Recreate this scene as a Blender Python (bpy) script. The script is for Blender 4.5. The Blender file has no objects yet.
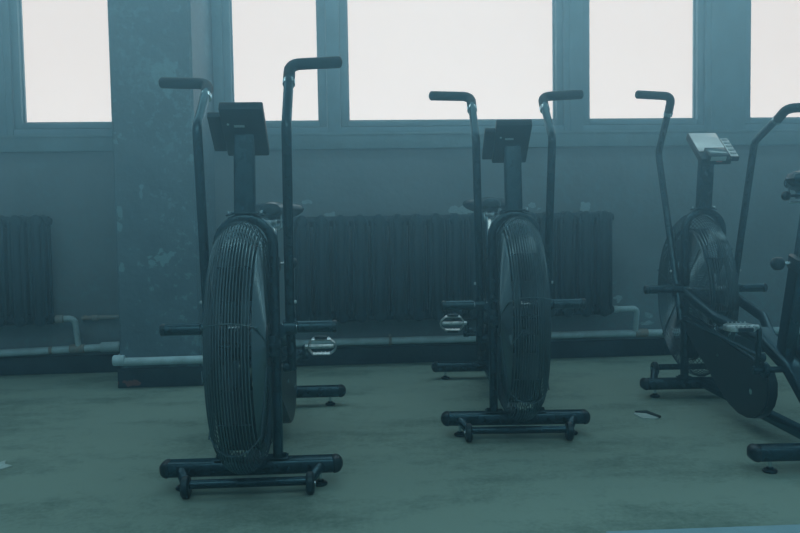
import bpy, bmesh, math, random
from math import sin, cos, pi, radians, sqrt, atan2
from mathutils import Vector, Matrix
random.seed(7)
S = bpy.context.scene
COL = S.collection

# ------------------------------------------------------------------ camera
F = 823.0; PITCH = radians(3.35); YAW = radians(4.67); ROLL = radians(0.94); CAMZ = 0.878
from mathutils import Euler
CAMR = Matrix.Rotation(-YAW, 3, 'Z') @ Matrix.Rotation(pi/2 - PITCH, 3, 'X') @ Matrix.Rotation(-ROLL, 3, 'Z')
cd = bpy.data.cameras.new('camera'); cam = bpy.data.objects.new('camera', cd); COL.objects.link(cam)
cd.sensor_width = 36.0; cd.lens = 36.0 * F / 800.0; cd.clip_start = 0.05
cam.location = (0, 0, CAMZ); cam.rotation_euler = CAMR.to_euler('XYZ')
S.camera = cam
# ------------------------------------------------------------------ world: soft blue-green daylight of the open hall
W = bpy.data.worlds.new('hall_daylight'); S.world = W; W.use_nodes = True
WN = W.node_tree.nodes; WN.clear()
wo = WN.new('ShaderNodeOutputWorld'); wb = WN.new('ShaderNodeBackground')
wb.inputs['Color'].default_value = (0.44, 0.80, 0.98, 1); wb.inputs['Strength'].default_value = 0.25
W.node_tree.links.new(wb.outputs[0], wo.inputs['Surface'])
WINDOW_GLOW = (0.98, 1.08, 1.14); WINDOW_STRENGTH = 0.99
HAZE_DENSITY = (0.004, 0.175)
# unseen area lights added to the room; first one is fill above the camera
ld = bpy.data.lights.new('added_area_light', 'AREA'); ld.shape = 'RECTANGLE'; ld.size = 4.0; ld.size_y = 2.0
ld.energy = 60; ld.color = (0.58, 0.9, 1.0)
fill_light = bpy.data.objects.new('added_area_light', ld); COL.objects.link(fill_light); fill_light.location = (0.2, 0.0, 3.1)
ld2 = bpy.data.lights.new('added_area_light', 'AREA'); ld2.shape = 'RECTANGLE'; ld2.size = 7; ld2.size_y = 0.35  # added near the wall for top highlights and a brighter upper wall
ld2.energy = 31; ld2.color = (0.60, 0.9, 1.0)
back_fill = bpy.data.objects.new('added_area_light', ld2); COL.objects.link(back_fill); back_fill.location = (0.4, 4.1, 3.2); back_fill.rotation_euler = (radians(-22), 0, 0)
# ------------------------------------------------------------------ exposure
S.view_settings.view_transform = 'Standard'; S.view_settings.look = 'None'
S.view_settings.exposure = 0.0; S.view_settings.gamma = 1.0; S.view_settings.use_curve_mapping = False
S.cycles.use_denoising = True
S.cycles.volume_bounces = 2; S.cycles.volume_step_rate = 3.0; S.cycles.volume_max_steps = 64
S.cycles.max_bounces = 8

# ------------------------------------------------------------------ mapping helpers
RV = Vector((cos(YAW), -sin(YAW), 0)); DV = Vector((sin(YAW), cos(YAW), 0))
def cf(X, D, z=0.0):
    """camera-heading frame (right, ahead) -> world"""
    p = RV * X + DV * D; return Vector((p.x, p.y, z))
def ray(px, py):
    u = (px - 400) / F; v = (266.5 - py) / F
    return CAMR @ Vector((u, v, -1))
def on_y(px, py, Y):
    r = ray(px, py); t = Y / r.y; p = r * t; return Vector((p.x, Y, CAMZ + p.z))
def on_z(px, py, z=0.0):
    r = ray(px, py); t = (z - CAMZ) / r.z; p = r * t; return Vector((p.x, p.y, z))
P = 4.95            # plane of the back wall
PP = 4.45           # front face of the pillar

# ------------------------------------------------------------------ materials
def mat(name, base, rough=0.5, metal=0.0, spec=0.5, noise=0.0, scale=20.0, base2=None, bump=0.0, bscale=60.0, emit=None, coat=0.0):
    m = bpy.data.materials.new(name); m.use_nodes = True
    nt = m.node_tree; N = nt.nodes; L = nt.links; b = N['Principled BSDF']
    b.inputs['Base Color'].default_value = (*base, 1); b.inputs['Roughness'].default_value = rough
    b.inputs['Metallic'].default_value = metal; b.inputs['Specular IOR Level'].default_value = spec
    b.inputs['Coat Weight'].default_value = coat; b.inputs['Specular Tint'].default_value = (0.45, 0.85, 1.0, 1)
    tc = N.new('ShaderNodeTexCoord')
    if noise > 0 or base2:
        n = N.new('ShaderNodeTexNoise'); n.inputs['Scale'].default_value = scale; n.inputs['Detail'].default_value = 6
        L.new(tc.outputs['Object'], n.inputs['Vector'])
        cr = N.new('ShaderNodeValToRGB'); cr.color_ramp.elements[0].position = 0.35; cr.color_ramp.elements[1].position = 0.65
        b2 = base2 or tuple(min(1, c * (1 + noise)) for c in base)
        b1 = base if base2 else tuple(c * (1 - noise) for c in base)
        cr.color_ramp.elements[0].color = (*b1, 1); cr.color_ramp.elements[1].color = (*b2, 1)
        L.new(n.outputs['Fac'], cr.inputs['Fac']); L.new(cr.outputs['Color'], b.inputs['Base Color'])
    if bump > 0:
        n2 = N.new('ShaderNodeTexNoise'); n2.inputs['Scale'].default_value = bscale; n2.inputs['Detail'].default_value = 5
        L.new(tc.outputs['Object'], n2.inputs['Vector'])
        bp = N.new('ShaderNodeBump'); bp.inputs['Strength'].default_value = bump; bp.inputs['Distance'].default_value = 0.01
        L.new(n2.outputs['Fac'], bp.inputs['Height']); L.new(bp.outputs['Normal'], b.inputs['Normal'])
    return m

def chips(m, spots, colour, flecks=None, fleck_col=None):
    """stains and chips with shapes of their own: spots = (x, z, rx, rz) in object space on a wall"""
    nt = m.node_tree; N = nt.nodes; L = nt.links; b = N['Principled BSDF']
    tc = N.new('ShaderNodeTexCoord'); nz = N.new('ShaderNodeTexNoise'); nz.inputs['Scale'].default_value = 26; nz.inputs['Detail'].default_value = 5
    L.new(tc.outputs['Object'], nz.inputs['Vector'])
    sep = N.new('ShaderNodeSeparateXYZ'); L.new(tc.outputs['Object'], sep.inputs[0])
    def M(op, a, c=None):
        n = N.new('ShaderNodeMath'); n.operation = op
        for i, q in enumerate((a, c)):
            if q is None: continue
            if isinstance(q, (int, float)): n.inputs[i].default_value = q
            else: L.new(q, n.inputs[i])
        return n.outputs[0]
    jit = M('MULTIPLY', M('SUBTRACT', nz.outputs['Fac'], 0.5), 6.5)
    tot = None
    for (x, z, rx, rz) in spots:
        dx = M('DIVIDE', M('SUBTRACT', sep.outputs['X'], x), rx); dz = M('DIVIDE', M('SUBTRACT', sep.outputs['Z'], z), rz)
        d = M('ADD', M('ADD', M('MULTIPLY', dx, dx), M('MULTIPLY', dz, dz)), jit)
        h = M('LESS_THAN', d, 0.8)
        near = M('LESS_THAN', M('ADD', M('MULTIPLY', dx, dx), M('MULTIPLY', dz, dz)), 2.2)
        h = M('MULTIPLY', h, near)
        tot = h if tot is None else M('MAXIMUM', tot, h)
    src = b.inputs['Base Color'].links[0].from_socket if b.inputs['Base Color'].links else None
    mx = N.new('ShaderNodeMix'); mx.data_type = 'RGBA'
    if src: L.new(src, mx.inputs['A'])
    else: mx.inputs['A'].default_value = b.inputs['Base Color'].default_value
    mx.inputs['B'].default_value = (*colour, 1)
    if tot is not None: L.new(tot, mx.inputs['Factor'])
    else: mx.inputs['Factor'].default_value = 0
    out = mx.outputs['Result']
    if flecks:
        n3 = N.new('ShaderNodeTexNoise'); n3.inputs['Scale'].default_value = flecks; n3.inputs['Detail'].default_value = 8; n3.inputs['Roughness'].default_value = 0.7
        L.new(tc.outputs['Object'], n3.inputs['Vector'])
        n4 = N.new('ShaderNodeTexNoise'); n4.inputs['Scale'].default_value = 2.2
        L.new(tc.outputs['Object'], n4.inputs['Vector'])
        g = M('GREATER_THAN', M('ADD', n3.outputs['Fac'], M('MULTIPLY', M('SUBTRACT', n4.outputs['Fac'], 0.5), 0.35)), 0.575)
        mx2 = N.new('ShaderNodeMix'); mx2.data_type = 'RGBA'
        L.new(out, mx2.inputs['A']); mx2.inputs['B'].default_value = (*fleck_col, 1)
        L.new(M('MULTIPLY', g, 0.55), mx2.inputs['Factor']); out = mx2.outputs['Result']
    L.new(out, b.inputs['Base Color'])

M_steel = mat('black_powder_coat', (0.017, 0.044, 0.058), 0.26, 0.6, 0.8, noise=0.2, scale=30, bump=0.05, bscale=300)
M_grip = mat('black_rubber_grip', (0.008, 0.018, 0.023), 0.55, bump=0.12, bscale=400)
M_plastic = mat('black_plastic', (0.008, 0.017, 0.022), 0.42, noise=0.15)
M_wire = mat('black_coated_wire', (0.10, 0.16, 0.18), 0.24, 0.75, 0.9)
M_fan = mat('dark_fan_steel', (0.012, 0.028, 0.034), 0.4, 0.4, noise=0.2)
M_vinyl = mat('black_vinyl', (0.012, 0.030, 0.038), 0.24, 0.3, 0.8, bump=0.05, bscale=200)
M_chrome = mat('worn_chrome', (0.55, 0.66, 0.70), 0.25, 1.0, noise=0.15, scale=40)
M_pedal = mat('pedal_alloy', (0.50, 0.60, 0.62), 0.35, 0.8, noise=0.2, scale=60)
M_screen = mat('console_face', (0.80, 0.90, 0.92), 0.25, 0.0, 0.5, noise=0.05)
M_lcd = mat('console_screen', (0.10, 0.16, 0.18), 0.15, 0.0, 0.8)
M_button = mat('console_button', (0.40, 0.50, 0.53), 0.5)
M_red = mat('red_print', (0.45, 0.10, 0.09), 0.5)
M_label = mat('pale_print', (0.35, 0.46, 0.48), 0.5)
M_rad = mat('radiator_enamel', (0.012, 0.030, 0.040), 0.5, 0.0, 0.4, noise=0.22, scale=9, bump=0.25, bscale=80)
M_pipe = mat('pale_painted_pipe', (0.36, 0.52, 0.56), 0.5, noise=0.12, scale=14, bump=0.15, bscale=60)
M_rust = mat('rusty_pipe', (0.20, 0.25, 0.25), 0.7, base2=(0.26, 0.24, 0.21), scale=40, bump=0.3)
M_frame = mat('painted_window_frame', (0.13, 0.25, 0.31), 0.5, noise=0.12, scale=8, bump=0.2, bscale=40)
M_sill = mat('painted_sill', (0.12, 0.225, 0.265), 0.6, noise=0.15, scale=7, bump=0.3, bscale=50)
M_base = mat('dark_skirting', (0.020, 0.040, 0.052), 0.7, noise=0.25, scale=5, bump=0.3)
M_dark = mat('scuff_dark', (0.02, 0.03, 0.03), 0.9)
M_scrap = mat('pale_scrap', (0.33, 0.45, 0.44), 0.8, noise=0.15, scale=60)
M_strip = mat('pale_blue_floor_sheet', (0.20, 0.36, 0.42), 0.6, noise=0.08, scale=12, bump=0.1)
M_wall = mat('old_wall_paint', (0.150, 0.215, 0.245), 0.75, noise=0.10, scale=3.5, bump=0.35, bscale=22)
M_pil = mat('old_pillar_paint', (0.100, 0.165, 0.200), 0.6, noise=0.12, scale=4.5, bump=0.5, bscale=26)

def spot(px, py, w, h, Y):
    a = on_y(px, py, Y); d = a.length
    s = a.dot(DV) / F
    return (a.x, a.z, w * s / 2 * 1.1, h * s / 2 * 1.1)
chips(M_wall, [spot(307, 201, 10, 6, P), spot(331, 215, 9, 7, P), spot(585, 207, 9, 10, P), spot(461, 210, 26, 9, P),
               spot(533, 205, 9, 5, P), spot(619, 299, 9, 6, P), spot(649, 315, 7, 5, P), spot(647, 323, 12, 4, P),
               spot(747, 198, 5, 12, P), spot(343, 139, 9, 3, P), spot(538, 209, 5, 4, P)], (0.27, 0.42, 0.46), flecks=30, fleck_col=(0.14, 0.25, 0.29))
chips(M_pil, [spot(166, 72, 26, 22, PP), spot(168, 85, 8, 18, PP), spot(119, 213, 6, 14, PP), spot(119, 228, 5, 14, PP), spot(121, 268, 6, 10, PP),
              spot(117, 137, 8, 12, PP), spot(192, 158, 6, 7, PP), spot(141, 191, 4, 16, PP), spot(160, 258, 22, 16, PP)], (0.16, 0.30, 0.34),
      flecks=24, fleck_col=(0.17, 0.32, 0.36))

def floor_mat():
    m = bpy.data.materials.new('green_carpet'); m.use_nodes = True
    nt = m.node_tree; N = nt.nodes; L = nt.links; b = N['Principled BSDF']; b.inputs['Roughness'].default_value = 0.9
    b.inputs['Specular IOR Level'].default_value = 0.2
    tc = N.new('ShaderNodeTexCoord')
    n1 = N.new('ShaderNodeTexNoise'); n1.inputs['Scale'].default_value = 1.6; n1.inputs['Detail'].default_value = 5
    mp = N.new('ShaderNodeMapping'); mp.inputs['Scale'].default_value = (1, 2.2, 1)
    L.new(tc.outputs['Object'], mp.inputs[0]); L.new(mp.outputs[0], n1.inputs['Vector'])
    n2 = N.new('ShaderNodeTexNoise'); n2.inputs['Scale'].default_value = 55; n2.inputs['Detail'].default_value = 4; n2.inputs['Roughness'].default_value = 0.8
    L.new(tc.outputs['Object'], n2.inputs['Vector'])
    n3 = N.new('ShaderNodeTexNoise'); n3.inputs['Scale'].default_value = 14; n3.inputs['Detail'].default_value = 6
    L.new(tc.outputs['Object'], n3.inputs['Vector'])
    ad = N.new('ShaderNodeMath'); ad.operation = 'MULTIPLY_ADD'; ad.inputs[1].default_value = 0.6
    L.new(n2.outputs['Fac'], ad.inputs[0]); L.new(n1.outputs['Fac'], ad.inputs[2])
    ad2 = N.new('ShaderNodeMath'); ad2.operation = 'MULTIPLY_ADD'; ad2.inputs[1].default_value = 0.35
    L.new(n3.outputs['Fac'], ad2.inputs[0]); L.new(ad.outputs[0], ad2.inputs[2])
    cr = N.new('ShaderNodeValToRGB'); cr.color_ramp.elements[0].position = 0.72; cr.color_ramp.elements[1].position = 1.15
    cr.color_ramp.elements[1].position = 1.0
    cr.color_ramp.elements[0].color = (0.105, 0.175, 0.150, 1); cr.color_ramp.elements[1].color = (0.200, 0.300, 0.260, 1)
    L.new(ad2.outputs[0], cr.inputs['Fac']); L.new(cr.outputs['Color'], b.inputs['Base Color'])
    bp = N.new('ShaderNodeBump'); bp.inputs['Strength'].default_value = 0.5; bp.inputs['Distance'].default_value = 0.004
    L.new(n2.outputs['Fac'], bp.inputs['Height']); L.new(bp.outputs['Normal'], b.inputs['Normal'])
    return m
M_floor = floor_mat()

def pane_mat():
    m = bpy.data.materials.new('frosted_daylit_glass'); m.use_nodes = True
    nt = m.node_tree; N = nt.nodes; L = nt.links; b = N['Principled BSDF']
    b.inputs['Base Color'].default_value = (0.1, 0.1, 0.1, 1); b.inputs['Roughness'].default_value = 0.5
    tc = N.new('ShaderNodeTexCoord'); n = N.new('ShaderNodeTexNoise'); n.inputs['Scale'].default_value = 3
    L.new(tc.outputs['Object'], n.inputs['Vector'])
    mr = N.new('ShaderNodeMapRange'); mr.inputs['To Min'].default_value = WINDOW_STRENGTH * 0.985; mr.inputs['To Max'].default_value = WINDOW_STRENGTH * 1.015
    L.new(n.outputs['Fac'], mr.inputs['Value']); L.new(mr.outputs[0], b.inputs['Emission Strength'])
    b.inputs['Emission Color'].default_value = (*WINDOW_GLOW, 1)
    return m
M_pane = pane_mat()

# ------------------------------------------------------------------ mesh helpers
def obj(name, bm, m, parent=None, smooth=True, angle=40):
    me = bpy.data.meshes.new(name); bmesh.ops.recalc_face_normals(bm, faces=bm.faces); bm.to_mesh(me); bm.free()
    me.materials.append(m)
    if smooth:
        for p in me.polygons: p.use_smooth = True
        me.set_sharp_from_angle(angle=radians(angle))
    o = bpy.data.objects.new(name, me); COL.objects.link(o)
    if parent: o.parent = parent
    return o
def tag(o, label=None, cat=None, group=None, kind=None):
    if label: o['label'] = label
    if cat: o['category'] = cat
    if group: o['group'] = group
    if kind: o['kind'] = kind
    return o
def empty(name, loc=(0, 0, 0), rz=0.0):
    o = bpy.data.objects.new(name, None); COL.objects.link(o); o.location = loc; o.rotation_euler = (0, 0, rz); o.empty_display_size = 0.1
    return o
def box(bm, x0, x1, y0, y1, z0, z1, bev=0.0, seg=2, M=None):
    r = bmesh.ops.create_cube(bm, size=1.0); vs = r['verts']
    for v in vs: v.co = Vector(((x0 + x1) / 2 + v.co.x * (x1 - x0), (y0 + y1) / 2 + v.co.y * (y1 - y0), (z0 + z1) / 2 + v.co.z * (z1 - z0)))
    if bev > 0:
        es = list({e for v in vs for e in v.link_edges})
        r2 = bmesh.ops.bevel(bm, geom=es, offset=bev, segments=seg, affect='EDGES', profile=0.5)
        vs = list({v for v in r2['verts']} | {v for v in vs if v.is_valid})
        vs = list({v for f in r2['faces'] for v in f.verts} | set(vs))
    if M is not None:
        for v in vs:
            if v.is_valid: v.co = M @ v.co
    return vs
def fillet(pts, r, n=6):
    pts = [Vector(p) for p in pts]
    if r <= 0 or len(pts) < 3: return pts
    out = [pts[0]]
    for i in range(1, len(pts) - 1):
        a, b, c = pts[i-1], pts[i], pts[i+1]
        u = (a - b); v = (c - b); lu, lv = u.length, v.length; u.normalize(); v.normalize()
        ang = u.angle(v)
        if ang > pi - 0.02: out.append(b); continue
        d = min(r / math.tan(ang / 2), lu * 0.48, lv * 0.48)
        p0 = b + u * d; p1 = b + v * d
        for k in range(n + 1):
            t = k / n; out.append(p0 * (1 - t) ** 2 + b * 2 * t * (1 - t) + p1 * t * t)
    out.append(pts[-1]); return out
def tube(bm, pts, r, seg=14, fil=0.0, ry=None, up=None, cap=True, closed=False, round_end=0.0, nf=6, square=0.0):
    """sweep an ellipse (r across, ry the other way) along a path; up fixes the ry direction"""
    P_ = fillet(pts, fil, nf) if not closed else [Vector(p) for p in pts]
    rad = [1.0] * len(P_)
    if round_end > 0 and not closed:
        d0 = (P_[0] - P_[1]).normalized(); d1 = (P_[-1] - P_[-2]).normalized(); e = round_end
        ks = [(1.0, 0.0), (0.92, .38), (0.71, .71), (0.38, .92)]
        pre = [(P_[0] - d0 * e + d0 * e * k, math.sqrt(max(0, 1 - k * k))) for k in (1.0, .92, .71, .38)]
        suf = [(P_[-1] - d1 * e + d1 * e * k, math.sqrt(max(0, 1 - k * k))) for k in (.38, .71, .92, 1.0)]
        pre[0] = (pre[0][0], 0.15); suf[-1] = (suf[-1][0], 0.15)
        mid = [(P_[0] - d0 * e, 1.0)] + [(p, 1.0) for p in P_[1:-1]] + [(P_[-1] - d1 * e, 1.0)]
        allp = pre + mid + suf; P_ = [a for a, _ in allp]; rad = [b for _, b in allp]
    ry = ry or r; n = len(P_); rings = []; T = []
    for i in range(n):
        if closed: t = P_[(i + 1) % n] - P_[i - 1]
        elif i == 0: t = P_[1] - P_[0]
        elif i == n - 1: t = P_[-1] - P_[-2]
        else: t = (P_[i+1] - P_[i]).normalized() + (P_[i] - P_[i-1]).normalized()
        T.append(t.normalized())
    if up is not None: nv = Vector(up)
    else:
        nv = Vector((0, 0, 1)) if abs(T[0].z) < 0.9 else Vector((0, 1, 0))
    for i in range(n):
        if up is not None: nv = Vector(up)
        nv = (nv - T[i] * nv.dot(T[i]))
        if nv.length < 1e-6: nv = T[i].orthogonal()
        nv.normalize(); s = T[i].cross(nv)
        ring = []
        for k in range(seg):
            a = 2 * pi * k / seg; ca, sa = cos(a), sin(a)
            if square > 0:
                ex = 2.0 / (2 + square * 6); ca = math.copysign(abs(ca) ** ex, ca); sa = math.copysign(abs(sa) ** ex, sa)
            ring.append(bm.verts.new(P_[i] + s * ca * r * rad[i] + nv * sa * ry * rad[i]))
        rings.append(ring)
    m = n if closed else n - 1
    for i in range(m):
        A, B = rings[i], rings[(i + 1) % n]
        for k in range(seg): bm.faces.new((A[k], A[(k+1) % seg], B[(k+1) % seg], B[k]))
    if cap and not closed:
        bm.faces.new(rings[0][::-1]); bm.faces.new(rings[-1])
def cyl(bm, a, b, r, seg=20, bev=0.0):
    a, b = Vector(a), Vector(b)
    if bev > 0:
        d = (b - a).normalized()
        pts = [a, a + d * bev, b - d * bev, b]; rr = [r - bev, r, r, r - bev]
    else: pts = [a, b]; rr = [r, r]
    d = (b - a).normalized(); nv = d.orthogonal().normalized(); s = d.cross(nv); rings = []
    for p, q in zip(pts, rr): rings.append([bm.verts.new(p + nv * cos(2*pi*k/seg) * q + s * sin(2*pi*k/seg) * q) for k in range(seg)])
    for A, B in zip(rings[:-1], rings[1:]):
        for k in range(seg): bm.faces.new((A[k], A[(k+1) % seg], B[(k+1) % seg], B[k]))
    bm.faces.new(rings[0][::-1]); bm.faces.new(rings[-1])
def prism_x(bm, poly, x0, x1, bev=0.0):
    """polygon in (y, z) extruded along x"""
    A = [bm.verts.new((x0, y, z)) for y, z in poly]; B = [bm.verts.new((x1, y, z)) for y, z in poly]
    fs = [bm.faces.new(A[::-1]), bm.faces.new(B)]
    n = len(poly)
    for k in range(n): fs.append(bm.faces.new((A[k], A[(k+1) % n], B[(k+1) % n], B[k])))
    if bev: bmesh.ops.bevel(bm, geom=list(fs[0].edges) + list(fs[1].edges), offset=bev, segments=2, affect='EDGES')
BM = bmesh.new

# ================================================================== the room
XL, XR, YB, ZT = -6.0, 6.5, -3.5, 3.4
bm = BM(); box(bm, XL, XR, YB, P + 0.5, -0.1, 0.0)
tag(obj('floor', bm, M_floor, smooth=False), kind='structure')
# window openings measured along the wall
GZ0 = on_y(450, 121.5, P + 0.06).z      # lower edge of the glass
GZ1 = 2.75
def gx(px, py=70): return on_y(px, py, P + 0.06).x
wins = [(-2.95, gx(-60)), (gx(23), gx(108) + 0.06), (gx(232), gx(319)), (gx(347), gx(554)), (gx(587), gx(694)), (gx(747), gx(850)), (gx(884), gx(1090))]
WALLZ = on_y(450, 133, P).z
bm = BM()
box(bm, XL, XR, P, P + 0.35, 0.0, WALLZ)
box(bm, XL, XR, P, P + 0.35, GZ1 + 0.12, ZT)
box(bm, XL, -3.05, P, P + 0.35, WALLZ, GZ1 + 0.12)
box(bm, wins[-1][1] + 0.1, XR, P, P + 0.35, WALLZ, GZ1 + 0.12)
tag(obj('wall_back', bm, M_wall, smooth=False), kind='structure')
# pillar with a splayed right cheek
pl = on_y(114, 200, PP).x; pr = on_y(193.5, 120, PP).x; prb = on_y(217, 100, P + 0.06).x
bm = BM()
poly = [(pl, PP), (pr, PP), (prb - 0.02, P - 0.02), (prb, P + 0.34), (pl, P + 0.34)]
A = [bm.verts.new((x, y, 0)) for x, y in poly]; B = [bm.verts.new((x, y, ZT)) for x, y in poly]
bm.faces.new(A[::-1]); bm.faces.new(B)
for k in range(5): bm.faces.new((A[k], A[(k+1) % 5], B[(k+1) % 5], B[k]))
bmesh.ops.bevel(bm, geom=[e for e in bm.edges if abs(e.verts[0].co.z - e.verts[1].co.z) > 1 and e.verts[0].co.y < PP + .01], offset=0.012, segments=3, affect='EDGES')
tag(obj('wall_pillar', bm, M_pil), kind='structure')
# skirting
BZ = 0.105
bm = BM(); box(bm, XL, pl - 0.001, P - 0.02, P, 0.0, BZ, 0.004); tag(obj('baseboard_left', bm, M_base), kind='structure')
bm = BM(); box(bm, prb + 0.03, XR, P - 0.02, P, 0.0, BZ, 0.004); tag(obj('baseboard_right', bm, M_base), kind='structure')
bm = BM(); box(bm, pl - 0.012, pr + 0.012, PP - 0.014, PP + 0.0, 0.0, BZ, 0.004)
box(bm, pl - 0.012, pl, PP, P - 0.02, 0.0, BZ)
M_base2 = mat('dark_skirting_pillar', (0.020, 0.040, 0.052), 0.7, noise=0.25, scale=5, bump=0.3)
sp = [spot(128, 382, 18, 7, PP)]
chips(M_base2, sp, (0.17, 0.085, 0.085))
tag(obj('baseboard_pillar', bm, M_base2), kind='structure')
# sill beam
z0 = on_y(450, 148, P - 0.03).z; z1 = on_y(450, 132.5, P - 0.03).z
bm = BM()
box(bm, XL, pl - 0.002, P - 0.03, P + 0.02, z0, z1, 0.006); box(bm, prb + 0.002, XR, P - 0.03, P + 0.02, z0, z1, 0.006)
box(bm, XL, pl - 0.002, P - 0.036, P + 0.0, z1 - 0.012, z1 + 0.003, 0.003); box(bm, prb + 0.002, XR, P - 0.036, P + 0.0, z1 - 0.012, z1 + 0.003, 0.003)
tag(obj('trim_sill', bm, M_sill), kind='structure')
# fixed posts between windows and rails under/over
bm = BM()
posts = [(-3.05, wins[0][0] - .045)] + [(wins[i][1] + 0.045, wins[i+1][0] - 0.045) for i in range(len(wins) - 1)] + [(wins[-1][1] + .045, wins[-1][1] + .12)]
for i, (a, b) in enumerate(posts):
    if b - a < 0.012: a, b = (a + b) / 2 - .012, (a + b) / 2 + .012
    if i == 2: box(bm, prb - 0.01, b, P - 0.0, P + 0.10, z1 - .01, GZ1 + 0.13, 0.004); continue
    box(bm, a, b, P - 0.012, P + 0.10, z1 - .01, GZ1 + 0.13, 0.005)
    if b - a > 0.1:
        box(bm, a + .03, b - .03, P - 0.024, P - 0.010, z1 - .0, GZ1 + 0.13, 0.005)
tag(obj('trim_window_posts', bm, M_frame), kind='structure')
bm = BM()
for (a, b) in ((-3.0, pl), (prb, wins[-1][1] + .1)):
    box(bm, a, b, P + 0.004, P + 0.10, z1 - 0.01, GZ0 - 0.035, 0.004)
    box(bm, a, b, P + 0.004, P + 0.10, GZ1 + 0.035, GZ1 + .13, 0.004)
tag(obj('trim_window_rails', bm, M_frame), kind='structure')
for i, (a, b) in enumerate(wins):
    w = empty('window_%d' % (i + 1), ((a + b) / 2, P + 0.06, GZ0)); tag(w, kind='structure')
    cx = (a + b) / 2; bm = BM(); h = GZ1 - GZ0; hw = (b - a) / 2; fw = 0.043
    for (x0, x1, zz0, zz1) in ((-hw - fw, -hw, -.033, h + .033), (hw, hw + fw, -.033, h + .033), (-hw, hw, -.033, 0), (-hw, hw, h, h + .033)):
        box(bm, x0, x1, -0.05, 0.03, zz0, zz1, 0.005)
    for (x0, x1, zz0, zz1) in ((-hw, -hw + .010, 0, h), (hw - .010, hw, 0, h), (-hw, hw, 0, .010), (-hw, hw, h - .010, h)):
        box(bm, x0, x1, -0.02, 0.02, zz0, zz1)
    obj('window_frame', bm, M_frame, w)
    bm = BM(); box(bm, -hw + .002, hw - .002, 0.0, 0.006, .002, h - .002); obj('pane', bm, M_pane, w, smooth=False)

# ================================================================== radiators
def section_mesh():
    bm = BM(); H0, H1 = 0.03, 0.585
    # three upright ribs in front and back joined by a web
    box(bm, -0.030, 0.030, -0.050, 0.050, H0 + .03, H1 - .03, 0.008)
    for y in (-0.052, 0.052):
        tube(bm, [(0, y, H0 + 0.015), (0, y, H1 - 0.012)], 0.020, 12, ry=0.016, up=(0, 1, 0), round_end=0.015)
        for x in (-0.034, 0.034):
            tube(bm, [(x, y * .86, H0 + 0.045), (x, y * .86, H1 - 0.04)], 0.0085, 8, ry=0.012, up=(0, 1, 0), round_end=0.01)
    for z in (H0 + 0.045, H1 - 0.045):
        cyl(bm, (-0.049, 0, z), (0.049, 0, z), 0.026, 18, 0.002)
        tube(bm, [(0, -0.066, z), (0, 0.066, z)], 0.030, 16, round_end=0.012)
    me = bpy.data.meshes.new('section'); bmesh.ops.recalc_face_normals(bm, faces=bm.faces); bm.to_mesh(me); bm.free()
    me.materials.append(M_rad)
    for p in me.polygons: p.use_smooth = True
    me.set_sharp_from_angle(angle=radians(40)); return me
SEC = section_mesh(); PITCHX = 0.112; RSX = PITCHX / 0.0975; RSZ = 1.20
RY = P - 0.11
def radiator(x_right, n, zb, label):
    r = empty('cast_iron_radiator', (x_right - n * PITCHX / 2, RY, zb)); tag(r, label, 'radiator')
    for i in range(n):
        s = bpy.data.objects.new('section', SEC); COL.objects.link(s); s.parent = r
        s.location = ((i + .5) * PITCHX - n * PITCHX / 2, 0, 0); s.scale = (RSX, 1, RSZ)
    xe = n * PITCHX / 2
    for x in (xe + .007, -xe - .007):
        for z in (.54 * RSZ, .075 * RSZ):
            bm = BM(); cyl(bm, (x - .007, 0, z), (x + .007, 0, z), .022, 12, .003); obj('plug', bm, M_rad, r)
    for x in (-xe * .7, xe * .7):
        bm = BM(); box(bm, x - .012, x + .012, 0.03, 0.109, .50, .54, .003); obj('bracket', bm, M_rad, r)
    return r
radL = radiator(on_y(51, 270, RY).x, 9, on_y(30, 329, RY).z - .03*RSZ, 'short dark cast iron radiator left of the peeling pillar')
radM = radiator(on_y(611, 270, RY).x, 17, on_y(450, 322.5, RY).z - .03*RSZ, 'long dark cast iron radiator under the windows right of the pillar')

# ================================================================== pipes
YP = P - 0.05
def pp(px, py, Y=YP): return on_y(px, py, Y)
def coupling(root, a, b, r, m=M_pipe, name='pipe_coupling'):
    bm = BM(); cyl(bm, a, b, r, 16, .004); return obj(name, bm, m, root)
R0 = 0.0215
# left run
root = empty('heating_pipe', pp(40, 351)); tag(root, 'pale heating pipe low on the wall left of the pillar, feeding the short radiator', 'pipe')
def loc(root, *ps): return [Vector(p) - root.location for p in ps]
a = pp(-60, 356.5); b = pp(119, 346.5)
bm = BM(); tube(bm, loc(root, a, b), R0, 14); obj('main_pipe', bm, M_pipe, root)
coupling(root, *loc(root, pp(101, 347.3), pp(120.5, 346.4)), 0.030)
coupling(root, *loc(root, pp(70, 349), pp(85, 348.2)), 0.0265, M_rust, 'pipe_tee')
coupling(root, *loc(root, pp(49, 350.1), pp(53, 349.9)), 0.0235, M_rust, 'rust_joint')
zr = radL.location.z + .075 * RSZ
q0 = Vector((radL.location.x + 9 * PITCHX / 2 + .014, RY, zr)); q1 = pp(77, 319); q1.z = zr; q2 = pp(77.5, 349)
bm = BM(); tube(bm, loc(root, q0, Vector((q1.x, RY + .02, zr)), Vector((q1.x + .004, YP, q2.z))), 0.017, 12, fil=.04); obj('branch_pipe', bm, M_pipe, root)
coupling(root, *loc(root, q0, q0 + Vector((.045, 0, 0))), 0.023, M_rust)
bm = BM(); tube(bm, loc(root, pp(83, 318), pp(119, 317)), 0.013, 12); obj('rusty_stub_pipe', bm, M_rust, root)
coupling(root, *loc(root, pp(92, 318), pp(99, 317.7)), 0.018, M_rust)
bm = BM(); tube(bm, loc(root, pp(83, 318), pp(83, 318) + Vector((0, .05, 0))), 0.012, 10)
obj('wall_fixing', bm, M_rust, root)
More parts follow.
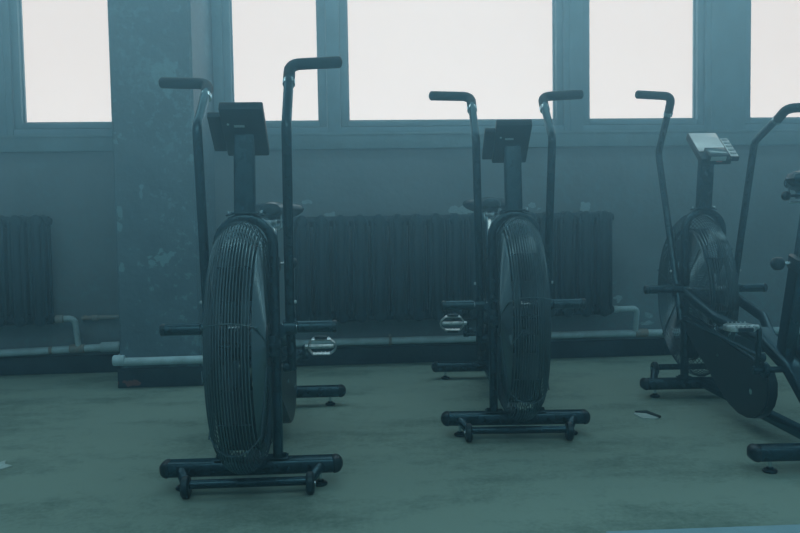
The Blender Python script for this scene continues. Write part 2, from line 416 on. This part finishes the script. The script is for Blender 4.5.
# pillar run
YQ = PP - 0.045
root = empty('heating_pipe', pp(150, 361, YQ)); tag(root, 'pale heating pipe wrapping the foot of the pillar', 'pipe')
xr = pr + 0.05
zp = pp(150, 361, YQ).z
c0 = pp(119, 360.5, YQ); c1 = Vector((xr, YQ, zp))
bm = BM(); tube(bm, loc(root, Vector((c0.x - .025, P - .002, zp)), Vector((c0.x - .025, YQ, zp)), c1, Vector((prb + .04, P - .05, zp))), R0, 14, fil=.045)
obj('main_pipe', bm, M_pipe, root)
coupling(root, *loc(root, c0 + Vector((-.03, 0, 0)), c0 + Vector((.03, 0, 0))), 0.029)
# right run
root = empty('heating_pipe', pp(450, 338)); tag(root, 'long pale heating pipe running low beneath the long radiator', 'pipe')
pts = [Vector((prb + .05, YP, zp)), pp(300, 343), pp(470, 338.5), pp(560, 335), pp(640, 333), pp(1000, 326)]
bm = BM(); tube(bm, loc(root, *pts), R0, 14); obj('main_pipe', bm, M_pipe, root)
zc = pp(390, 340.5)
bm = BM(); cyl(bm, *loc(root, zc - Vector((.008, 0, 0)), zc + Vector((.008, 0, 0))), .030, 16, .003)
o1 = loc(root, zc)[0]; box(bm, o1.x - .007, o1.x + .007, o1.y, o1.y + .049, o1.z + .02, o1.z + .034, .002); obj('pipe_clip', bm, M_rust, root)
tee = pp(642, 333)
coupling(root, *loc(root, tee - Vector((.045, 0, 0)), tee + Vector((.035, 0, 0))), 0.027, M_rust, 'pipe_tee')
zr = radM.location.z + .075 * RSZ
q0 = Vector((radM.location.x + 17 * PITCHX / 2 + .014, RY, zr)); q1x = pp(635, 315).x
bm = BM(); tube(bm, loc(root, q0, Vector((q1x, RY + .02, zr)), Vector((q1x, YP, tee.z))), 0.017, 12, fil=.04); obj('branch_pipe', bm, M_pipe, root)
coupling(root, *loc(root, q0, q0 + Vector((.03, 0, 0))), 0.022, M_pipe)

# ================================================================== air bike
HUB = Vector((0, 0.10, 0.484)); CR = 0.394; CW = 0.066
def ring(bm, x, r, wr, seg=72, sides=5):
    pts = [(x, HUB.y + r * cos(2*pi*k/seg), HUB.z + r * sin(2*pi*k/seg)) for k in range(seg)]
    tube(bm, pts, wr, sides, closed=True, up=(1, 0, 0))
def stabiliser(root, y, name, rot=0):
    bm = BM(); tube(bm, [(-.30, y, .068), (.30, y, .068)], .034, 20, ry=.026, up=(0, 0, 1), round_end=.026, square=.35)
    s = obj(name, bm, M_steel, root)
    for x in (-.275, .275):
        bm = BM(); tube(bm, [(x - .026, y, .068), (x + .026, y, .068)], .036, 20, ry=.028, up=(0, 0, 1), round_end=.026, square=.3)
        obj('end_cap', bm, M_plastic, s)
    for x in (-.225, .225):
        bm = BM(); cyl(bm, (x, y + (0.012 if y > -.5 else 0), .015), (x, y + (0.012 if y > -.5 else 0), .05), .006, 10)
        obj('foot_bolt', bm, M_chrome, s)
        bm = BM(); cyl(bm, (x, y + (0.012 if y > -.5 else 0), .0), (x, y + (0.012 if y > -.5 else 0), .012), .024, 20, .004)
        cyl(bm, (x, y + (0.012 if y > -.5 else 0), .012), (x, y + (0.012 if y > -.5 else 0), .019), .012, 12, .002)
        obj('levelling_foot', bm, M_plastic, s)
    return s
CRANK = Vector((0, -0.85, 0.29))

def rot_lever(p, a):      # p = (y, z) about pivot, a>0 swings forward
    y, z = p; return (y * cos(a) + z * sin(a), z * cos(a) - y * sin(a))
PIV = (-0.03, 0.523)

def air_bike(loc, fwd, label, swing_right, swing_left, crank_angle, seat_z, pedal_tilt, reach=1.0, arm_rise=0.0):
    rz = atan2(fwd.y, fwd.x) - pi / 2
    t = empty('air_bike', loc, rz); tag(t, label, 'exercise bike', 'fan bikes in the row')
    # ---- bases
    sf = stabiliser(t, 0.0, 'front_stabilizer'); stabiliser(t, -1.16, 'rear_stabilizer')
    for s in (-1, 1):
        bm = BM(); box(bm, s * .085 - .035, s * .085 + .035, -.03, .03, .0935, .099, .002)
        cyl(bm, (s * .108, 0, .099), (s * .108, 0, .108), .009, 6); obj('mounting_plate', bm, M_steel, sf)
    # ---- transport arms, bar and wheels
    tb = BM()
    for s in (-1, 1): tube(tb, [(s * .232, .01, .070), (s * .215, .055, .060 + arm_rise * .5), (s * .193, .105, .044 + arm_rise)], .0175, 14, fil=.03)
    tube(tb, [(-.19, .100, .044 + arm_rise), (.19, .100, .044 + arm_rise)], .0145, 14)
    tr = obj('transport_frame', tb, M_steel, t)
    for s in (-1, 1):
        bm = BM(); cyl(bm, (s * .197 - .013, .100, .036 + arm_rise), (s * .197 + .013, .100, .036 + arm_rise), .036, 24, .006); obj('transport_wheel', bm, M_plastic, tr)
        bm = BM(); cyl(bm, (s * .197 + s * .012, .100, .036 + arm_rise), (s * .197 + s * .018, .100, .036 + arm_rise), .010, 12, .002); obj('wheel_bolt', bm, M_chrome, tr)
    # ---- fork: one bent tube over the cage
    R = .088; zc = .80; pts = [(-R, 0, .10), (-R, 0, zc)]
    pts += [(-R * cos(pi * k / 12), 0, zc + R * sin(pi * k / 12)) for k in range(1, 12)] + [(R, 0, zc), (R, 0, .10)]
    bm = BM(); tube(bm, pts, .0165, 16, ry=.026, up=(0, 1, 0), square=.15); fk = obj('fork', bm, M_steel, t)
    for s in (-1, 1):
        bm = BM(); box(bm, s * .088 - .012, s * .088 + .012, .0, .105, .445, .515, .006); obj('axle_bracket', bm, M_steel, fk)
    bm = BM(); cyl(bm, (-.11, HUB.y, HUB.z), (.11, HUB.y, HUB.z), .009, 12, .002)
    for s in (-1, 1): cyl(bm, (s * .098, HUB.y, HUB.z), (s * .112, HUB.y, HUB.z), .017, 6, .002)
    obj('fan_axle', bm, M_steel, fk)
    # saddle plate on the arch for the mast
    bm = BM(); box(bm, -.040, .040, -.030, .030, .900, .906, .002)
    for s in (-1, 1): tube(bm, [(s * .036, 0, .902), (s * .060, 0, .896)], .016, 10, ry=.003)
    pl_ = obj('mast_plate', bm, M_steel, t)
    for s in (-1, 1):
        bm = BM(); cyl(bm, (s * .050, 0, .900), (s * .050, 0, .911), .008, 8, .002); obj('plate_bolt', bm, M_chrome, pl_)
    # ---- mast
    bm = BM(); tube(bm, [(0, 0, .90), (0, -.035, 1.155)], .034, 20, ry=.024, up=(0, 1, 0), square=.5); obj('mast', bm, M_steel, t)
    # ---- console
    con = empty('console'); con.parent = t
    con.location = (0, -.055, 1.178); con.rotation_euler = (radians(36), 0, 0)   # local +z = display normal (up and to the rider), +y = away
    # mirrored sense: top edge points forward
    bm = BM(); box(bm, -.070, .070, -.115, .115, -.016, .016, .005); obj('console_body', bm, M_plastic, con)
    bm = BM(); box(bm, -.064, .064, -.050, .110, .016, .0185, .001); obj('face_plate', bm, M_screen, con)
    bm = BM(); box(bm, .070, .112, -.095, .075, -.012, .010, .004); sb = obj('button_strip', bm, M_plastic, con)
    bm = BM(); box(bm, .073, .109, -.088, .068, .010, .0125, .001); obj('button_panel', bm, M_screen, sb)
    for k in range(5):
        bm = BM(); y = -.072 + k * .030; box(bm, .077, .105, y, y + .014, .0125, .018, .002); obj('button', bm, M_button, sb)
    bm = BM(); box(bm, -.046, .050, -.125, -.055, .004, .040, .004); hs = obj('screen_housing', bm, M_plastic, con)
    bm = BM(); box(bm, -.034, .036, -.1265, -.124, .012, .034, .0005); obj('screen', bm, M_label, hs)
    bm = BM(); box(bm, -.036, .040, -.112, -.066, .040, .0415, .0005); obj('screen', bm, M_lcd, hs)
    bm = BM(); box(bm, -.006, .020, -.1275, -.1262, .006, .011); obj('red_stripe', bm, M_red, hs)
    bm = BM(); box(bm, -.004, .030, .030, .040, -.0172, -.0158); obj('maker_plate', bm, M_button, con)
    bm = BM(); cyl(bm, (.048, .045, -.019), (.048, .045, -.015), .004, 10); obj('console_screw', bm, M_button, con)
    # ---- cage
    bm = BM()
    nr = 17; DOME = .052
    def prof(u): return CR - DOME * abs(u) ** 2.4
    for k in range(nr):
        u = -1 + 2 * k / (nr - 1); ring(bm, u * CW, prof(u), .0019)
    r = CR - DOME - .008
    while r > .07:
        for s in (-1, 1): ring(bm, s * (CW + .006 * sin(pi * min(1, (CR - DOME - r) / .15) / 2)), r, .0016, 64, 4)
        r -= .0105
    for s in (-1, 1):
        for a in range(6):
            th = 2 * pi * a / 6 + .3
            p0 = Vector((s * (CW + .0085), HUB.y + .06 * cos(th), HUB.z + .06 * sin(th))); p1 = Vector((s * (CW + .0085), HUB.y + (CR - .055) * cos(th), HUB.z + (CR - .055) * sin(th)))
            tube(bm, [p0, p1], .0028, 6)
    cage = obj('fan_cage', bm, M_wire, t)
    for a in range(6):
        th = 2 * pi * a / 6 + .3; rr = CR + .003
        bm = BM(); tube(bm, [(-CW - .004, HUB.y + (CR - .055) * cos(th), HUB.z + (CR - .055) * sin(th)), *[(u * CW, HUB.y + (prof(u) + .004) * cos(th), HUB.z + (prof(u) + .004) * sin(th)) for u in (-.9, -.6, -.25, .25, .6, .9)], (CW + .004, HUB.y + (CR - .055) * cos(th), HUB.z + (CR - .055) * sin(th))], .0019, 6, fil=.01)
        obj('cage_stay', bm, M_wire, cage)
    for s in (-1, 1):
        bm = BM(); cyl(bm, (s * (CW + .003), HUB.y, HUB.z), (s * (CW + .012), HUB.y, HUB.z), .070, 32, .003); obj('cage_cap', bm, M_plastic, cage)
    # rivet-like vee clip low on the front of the cage
    bm = BM(); th = radians(-3)
    tube(bm, [(CW + .004, HUB.y + (CR - .045) * cos(th - .09), HUB.z + (CR - .045) * sin(th - .09)), (CW * .55, HUB.y + (CR - .004) * cos(th + .06), HUB.z + (CR - .004) * sin(th + .06))], .002, 6)
    tube(bm, [(CW + .008, HUB.y + (CR - .06) * cos(th), HUB.z + (CR - .06) * sin(th)), (CW + .004, HUB.y + (CR - .045) * cos(th - .09), HUB.z + (CR - .045) * sin(th - .09))], .002, 6)
    obj('wire_clip', bm, M_wire, cage)
    # ---- rotor
    bm = BM()
    cyl(bm, (-.04, HUB.y, HUB.z), (.04, HUB.y, HUB.z), .045, 24, .004)
    for x in (-.040, .040):
        pts = [(x, HUB.y + .315 * cos(2*pi*k/48), HUB.z + .315 * sin(2*pi*k/48)) for k in range(48)]
        tube(bm, pts, .004, 6, closed=True, up=(1, 0, 0), ry=.012)
    rot = obj('fan_rotor', bm, M_fan, t)
    for a in range(8):
        th = 2 * pi * a / 8 + .15; bm = BM()
        Mx = Matrix.Translation(HUB) @ Matrix.Rotation(th, 4, 'X')
        box(bm, -.006, .006, .03, .32, -.004, .004, 0, M=Mx)
        box(bm, -.048, .048, .19, .325, -.0015, .0015, 0, M=Mx)
        obj('fan_blade', bm, M_fan, rot, smooth=False)
    # ---- frame
    bm = BM()
    for s in (-1, 1):
        tube(bm, [(s * .102, .0, .515), (s * .102, -.40, .432), (s * .02, -.66, .372)], .019, 14, fil=.10, nf=8, ry=.024)
    fr = obj('side_tube', bm, M_steel, t)
    bm = BM(); tube(bm, [(0, -.60, .392), (0, -.86, .300), (0, -1.15, .10)], .036, 20, ry=.028, fil=.2, square=.35); obj('main_beam', bm, M_steel, t)
    bm = BM(); tube(bm, [(0, .02, .072), (0, -1.14, .072)], .026, 18, ry=.021, square=.3); obj('lower_beam', bm, M_steel, t)
    bm = BM(); box(bm, -.05, .05, -1.18, -1.03, .092, .114, .006); obj('rear_gusset', bm, M_steel, t)
    # belt cover, on the left side
    bm = BM()
    poly = [(.02, .405), (-.72, .304), (-.79, .302), (-.835, .28), (-.86, .24), (-.86, .19), (-.84, .145), (-.80, .105), (-.74, .078), (-.67, .064), (-.59, .064), (-.52, .078), (-.46, .105), (-.36, .155), (-.16, .25), (.02, .34)]
    prism_x(bm, poly, -.092, -.052, .006); bc = obj('belt_cover', bm, M_plastic, t)
    bm = BM(); tube(bm, [(-.080, .02, .405), (-.080, -.74, .302)], .010, 10); obj('cover_rim', bm, M_steel, bc)
    bm = BM(); cyl(bm, (-.094, -.72, .18), (-.090, -.72, .18), .012, 12); obj('cover_screw', bm, M_chrome, bc)
    bm = BM(); cyl(bm, (-.094, -.40, .27), (-.090, -.40, .27), .008, 12); obj('cover_screw', bm, M_chrome, bc)
    # right side cover with perforated plate
    bm = BM(); prism_x(bm, [(-.72, .34), (-.83, .38), (-.93, .34), (-.95, .24), (-.85, .17), (-.73, .22)], .045, .075, .006); obj('crank_housing', bm, M_plastic, t)
    # ---- cranks and pedals
    cr = empty('crank_set'); cr.parent = t; cr.location = CRANK
    bm = BM(); cyl(bm, (-.125, 0, 0), (.125, 0, 0), .012, 14, .002); cyl(bm, (-.11, 0, 0), (-.09, 0, 0), .03, 20, .004); obj('crank_axle', bm, M_steel, cr)
    for s, ang in ((-1, crank_angle), (1, crank_angle + pi)):     # angle from forward (+y) to up
        e = Vector((s * .138, .17 * cos(ang), .17 * sin(ang)))
        bm = BM(); tube(bm, [(s * .128, 0, 0), (s * .138, .17 * cos(ang), .17 * sin(ang))], .014, 12, ry=.009, up=(1, 0, 0), round_end=.012); obj('crank_arm', bm, M_steel, cr)
        bm = BM(); cyl(bm, (s * .118, 0, 0), (s * .146, 0, 0), .016, 14, .003); obj('crank_cap', bm, M_steel, cr)
        pe = BM(); cx_ = s * .208
        # open cage: side plates meeting in a rounded nose, spindle, reflector blocks; tilted as it hangs
        wy, wz = cos(pedal_tilt), sin(pedal_tilt)
        def Q(x, w, h=0.0): return Vector((x, e.y + w * wy - h * wz, e.z + w * wz + h * wy))
        nrm = (0, -wz, wy)
        for q in (-1, 1):
            pts = [Q(cx_ - s * .052, q * .012), Q(cx_ - s * .036, q * .036), Q(cx_ + s * .036, q * .036), Q(cx_ + s * .056, q * .018), Q(cx_ + s * .060, 0)]
            tube(pe, pts, .0042, 6, ry=.010, up=nrm, fil=.008)
            for k in range(5):
                x = cx_ - .032 + k * .016; tube(pe, [Q(x, q * .037, .006), Q(x, q * .037, .014)], .003, 5)
        tube(pe, [Q(cx_ - s * .052, -.012), Q(cx_ - s * .052, .012)], .004, 6, ry=.010, up=nrm)
        cyl(pe, (s * .14, e.y, e.z), (cx_ + s * .052, e.y, e.z), .009, 12, .002)
        obj('pedal', pe, M_pedal, cr)
        for q in (-.046, .046):
            bm = BM(); tube(bm, [Q(cx_ - .026, q), Q(cx_ + .026, q)], .006, 8, ry=.008, up=nrm); obj('pedal_reflector', bm, M_plastic, cr)
    # ---- seat
    top = Vector((0, -.965 - (seat_z - .92) * .28, seat_z))
    foot = Vector((0, -.80, .32)); d = (top - foot).normalized()
    bm = BM(); mid = foot + d * ((.70 - .32) / d.z); tube(bm, [foot, mid], .024, 18, ry=.040, up=(0, 1, 0), square=.45); obj('seat_tube', bm, M_steel, t)
    bm = BM(); tube(bm, [mid - d * .035, mid + d * .012], .029, 18, ry=.045, up=(0, 1, 0), square=.4); st = obj('seat_collar', bm, M_plastic, t)
    bm = BM(); tube(bm, [mid, top - d * .075], .017, 14, ry=.028, up=(0, 1, 0), square=.3); obj('seat_post', bm, M_chrome, t)
    kp = mid - d * .01
    bm = BM(); cyl(bm, kp + Vector((-.02, 0, 0)), kp + Vector((-.06, 0, .0)), .007, 10); obj('knob_stem', bm, M_chrome, st)
    bm = BM(); tube(bm, [kp + Vector((-.055, 0, 0)), kp + Vector((-.105, 0, 0))], .024, 16, round_end=.018); obj('adjusting_knob', bm, M_plastic, st)
    # slider carriage
    sz = seat_z
    cb = BM(); box(cb, -.022, .022, top.y - .085, top.y + .085, sz - .085, sz - .062, .004); box(cb, -.030, .030, top.y - .035, top.y + .035, sz - .110, sz - .058, .006)
    ca = obj('seat_slider', cb, M_chrome, t)
    bm = BM(); cyl(bm, (-.022, top.y + .06, sz - .074), (-.058, top.y + .06, sz - .074), .005, 8); tube(bm, [(-.05, top.y + .06, sz - .074), (-.082, top.y + .06, sz - .074)], .017, 12, round_end=.012); obj('slider_knob', bm, M_plastic, ca)
    bm = BM(); tube(bm, [(-.040, top.y + .09, sz - .10), (-.040, top.y + .095, sz - .03)], .004, 8); tube(bm, [(-.048, top.y + .095, sz - .028), (-.048, top.y + .095, sz - .012)], .003, 6); tube(bm, [(-.034, top.y + .095, sz - .028), (-.034, top.y + .095, sz - .012)], .003, 6); cyl(bm, (-.052, top.y + .095, sz - .030), (-.030, top.y + .095, sz - .030), .004, 8); tube(bm, [(-.040, top.y + .09, sz - .098), (-.01, top.y + .06, sz - .098)], .004, 8)
    obj('release_fork', bm, M_chrome, ca)
    # saddle: lofted, wide behind, narrow nose
    bm = BM(); rings = []
    prof = [(-.135, .030, .018), (-.130, .080, .036), (-.105, .122, .048), (-.060, .130, .052), (-.010, .105, .048), (.040, .072, .044), (.090, .052, .040), (.125, .044, .034), (.140, .022, .016)]
    for (yy, hw, hh) in prof:
        rg = []
        for k in range(20):
            a = 2 * pi * k / 20; cx2 = cos(a); sx = sin(a)
            zz = (sx * hh if sx > 0 else sx * hh * .75) + (.010 * (abs(cx2) ** 2) * (1 if yy < 0 else 0))
            zz -= .018 * (1 - abs(cx2)) * (1 if (sx > 0 and yy < .02) else 0) * (hw / .13)
            rg.append(bm.verts.new((cx2 * hw, top.y + yy, sz - .028 + zz)))
        rings.append(rg)
    for A_, B_ in zip(rings[:-1], rings[1:]):
        for k in range(20): bm.faces.new((A_[k], A_[(k+1) % 20], B_[(k+1) % 20], B_[k]))
    bm.faces.new(rings[0][::-1]); bm.faces.new(rings[-1])
    bmesh.ops.subdivide_edges(bm, edges=bm.edges[:], cuts=1, use_grid_fill=True, smooth=.6)
    sd = obj('saddle', bm, M_vinyl, t)
    bm = BM()
    for s in (-1, 1): tube(bm, [(s * .045, top.y - .09, sz - .048), (s * .022, top.y - .03, sz - .060), (s * .022, top.y + .07, sz - .060), (s * .010, top.y + .11, sz - .045)], .0045, 8, fil=.02)
    for s in (-1, 1): tube(bm, [(s * .055, top.y - .08, sz - .04), (s * .055, top.y - .08, sz - .085)], .013, 10)
    obj('saddle_rails', bm, M_chrome, sd)
    # ---- pegs (axle through the fork) and levers
    bm = BM(); cyl(bm, (-.16, PIV[0], PIV[1]), (.16, PIV[0], PIV[1]), .012, 14, .002); obj('pivot_axle', bm, M_chrome, t)
    for s, a in ((-1, swing_left), (1, swing_right)):
        bm = BM(); cyl(bm, (s * .158, PIV[0], PIV[1]), (s * .288, PIV[0], PIV[1]), .0195, 18, .003)
        pg = obj('foot_peg', bm, M_steel, t)
        bm = BM(); cyl(bm, (s * .273, PIV[0], PIV[1]), (s * .290, PIV[0], PIV[1]), .0208, 18, .003); obj('peg_cap', bm, M_plastic, pg)
        def L(p, x=None):
            y, z = rot_lever((p[0] * reach, p[1] * reach) if p[1] > .3 else p, a); return (s * (x if x is not None else .150), PIV[0] + y, PIV[1] + z)
        lv = empty('lever'); lv.parent = t
        bm = BM(); tube(bm, [L((-.02, -.15), .135), L((0, -.0), .135), L((.03, .25), .140), L((.078, .660)), L((-.142, .855)), L((-.152, .865), .185)], .0158, 16, fil=.055, nf=8)
        lt = obj('lever_tube', bm, M_steel, lv)
        bm = BM(); tube(bm, [L((-.090, .802)), L((-.146, .860)), L((-.155, .868), .325)], .0195, 18, fil=.04, nf=8, round_end=.012); obj('hand_grip', bm, M_grip, lv)
        bm = BM(); tube(bm, [L((-.080, .792)), L((-.093, .805))], .0205, 18); obj('grip_ring', bm, M_chrome, lv)
        bm = BM(); cyl(bm, L((0, 0), .112), L((0, 0), .156), .026, 20, .004); obj('pivot_boss', bm, M_steel, lv)
        p = Vector(L((.010, .088), .137)); bm = BM(); cyl(bm, p + Vector((s * .012, 0, 0)), p + Vector((s * .022, 0, 0)), .006, 8, .002); obj('lever_bolt', bm, M_button, lv)
        # link to the crank
        ang = crank_angle if s < 0 else crank_angle + pi
        p0 = Vector(L((-.02, -.14), .118)); p1 = Vector((s * .118, CRANK.y + .05 * cos(ang), CRANK.z + .05 * sin(ang)))
        bm = BM(); tube(bm, [p0, p1], .0085, 10)
        cyl(bm, p0 - Vector((.012, 0, 0)), p0 + Vector((.012, 0, 0)), .018, 14, .003); cyl(bm, p1 - Vector((.012, 0, 0)), p1 + Vector((.012, 0, 0)), .018, 14, .003)
        obj('link_rod', bm, M_steel, lv)
        bm = BM(); cyl(bm, p0 - Vector((.020, 0, 0)), p0 + Vector((.020, 0, 0)), .007, 10, .002); obj('link_bolt', bm, M_chrome, lv)
    return t
def fv(x, y):
    v = RV * x + DV * y; return v
D2 = radians
def heading(deg):
    a = radians(deg); return Vector((-sin(a), cos(a), 0))
air_bike((-.281, 2.714, 0), heading(178.5), 'black fan bike nearest the pillar, left of the three, facing the camera', D2(-6), D2(6.4), radians(22), .945, D2(65))
air_bike((.721, 3.230, 0), heading(175.0), 'black fan bike in the middle, facing the camera before the long radiator', D2(-1), D2(-2), radians(206), .965, D2(68))
air_bike((1.753, 3.772, 0), heading(-3.45), 'black fan bike at right edge, turned away with its pale console face showing', D2(-21), D2(12), radians(102), 1.01, D2(4), 1.04, .085)

# ================================================================== floor bits
def scrap(name, pts_px, m, label, cat, z=.003):
    c = on_z(*pts_px[0]); bm = BM()
    vs = [bm.verts.new((on_z(*p) - c) + Vector((0, 0, z + random.uniform(0, .006)))) for p in pts_px]
    vb = [bm.verts.new((v.co.x, v.co.y, 0.0005)) for v in vs]
    bm.faces.new(vs); bm.faces.new(vb[::-1]); n = len(vs)
    for k in range(n): bm.faces.new((vs[k], vb[k], vb[(k+1) % n], vs[(k+1) % n]))
    o = obj(name, bm, m, smooth=False); o.location = c; tag(o, label, cat); return o
sc_ = scrap('carpet_flap', [(633, 414), (641, 412.5), (650, 415), (660, 418), (656, 419.5), (642, 419)], M_scrap, 'pale torn carpet flap on the floor left of the right fan bike', 'carpet flap')
bm = BM(); c = sc_.location
pts = [on_z(*p) - c for p in ((635, 412.5), (647, 412), (661, 417.5), (659, 418.5), (646, 414), (636, 413.6))]
vs = [bm.verts.new((p.x, p.y, .008)) for p in pts]; vb = [bm.verts.new((p.x, p.y, .0006)) for p in pts]
bm.faces.new(vs); bm.faces.new(vb[::-1])
for k in range(6): bm.faces.new((vs[k], vb[k], vb[(k+1) % 6], vs[(k+1) % 6]))
obj('torn_edge', bm, M_dark, sc_, smooth=False)
scrap('floor_scrap', [(-6, 466), (2, 463), (6, 461), (5, 465), (12, 466.5), (4, 469), (-5, 472)], M_scrap, 'small pale scrap on the carpet at the far left edge', 'scrap')
a = on_z(606, 533.5); b = on_z(800, 526.5); dr = (b - a).normalized(); a2 = a; b2 = a + dr * 2.2; nrm = Vector((dr.y, -dr.x, 0))
bm = BM(); q = [a2, b2, b2 + nrm * .9, a2 + nrm * .9]
A = [bm.verts.new((p.x, p.y, .006)) for p in q]; B = [bm.verts.new((p.x, p.y, 0.0)) for p in q]
bm.faces.new(A); bm.faces.new(B[::-1])
for k in range(4): bm.faces.new((A[k], B[k], B[(k+1) % 4], A[(k+1) % 4]))
tag(obj('floor_sheet', bm, M_strip, smooth=False), kind='structure')

# ================================================================== haze hanging in the hall
hm = bpy.data.materials.new('blue_haze'); hm.use_nodes = True; N = hm.node_tree.nodes; N.clear()
ho = N.new('ShaderNodeOutputMaterial'); vs_ = N.new('ShaderNodeVolumeScatter')
vs_.inputs['Color'].default_value = (0.46, 0.80, 1.0, 1); vs_.inputs['Anisotropy'].default_value = 0.35
hm.node_tree.links.new(vs_.outputs[0], ho.inputs['Volume'])
g_ = N.new('ShaderNodeNewGeometry'); sx_ = N.new('ShaderNodeSeparateXYZ'); mr_ = N.new('ShaderNodeMapRange'); mr_.interpolation_type = 'SMOOTHSTEP'
mr_.inputs['From Min'].default_value = 0.20; mr_.inputs['From Max'].default_value = 1.85       # density shaped by height to imitate window glare: thin low, thick high
mr_.inputs['To Min'].default_value = HAZE_DENSITY[0]; mr_.inputs['To Max'].default_value = HAZE_DENSITY[1]
hm.node_tree.links.new(g_.outputs['Position'], sx_.inputs[0]); hm.node_tree.links.new(sx_.outputs['Z'], mr_.inputs['Value'])
hm.node_tree.links.new(mr_.outputs[0], vs_.inputs['Density'])
bm = BM(); box(bm, XL + .1, XR - .1, YB + .1, P + 0.052, -0.02, ZT - .05)
hz = obj('haze', bm, hm, smooth=False); tag(hz, 'thin blue-green haze filling the room', 'haze', kind='stuff')
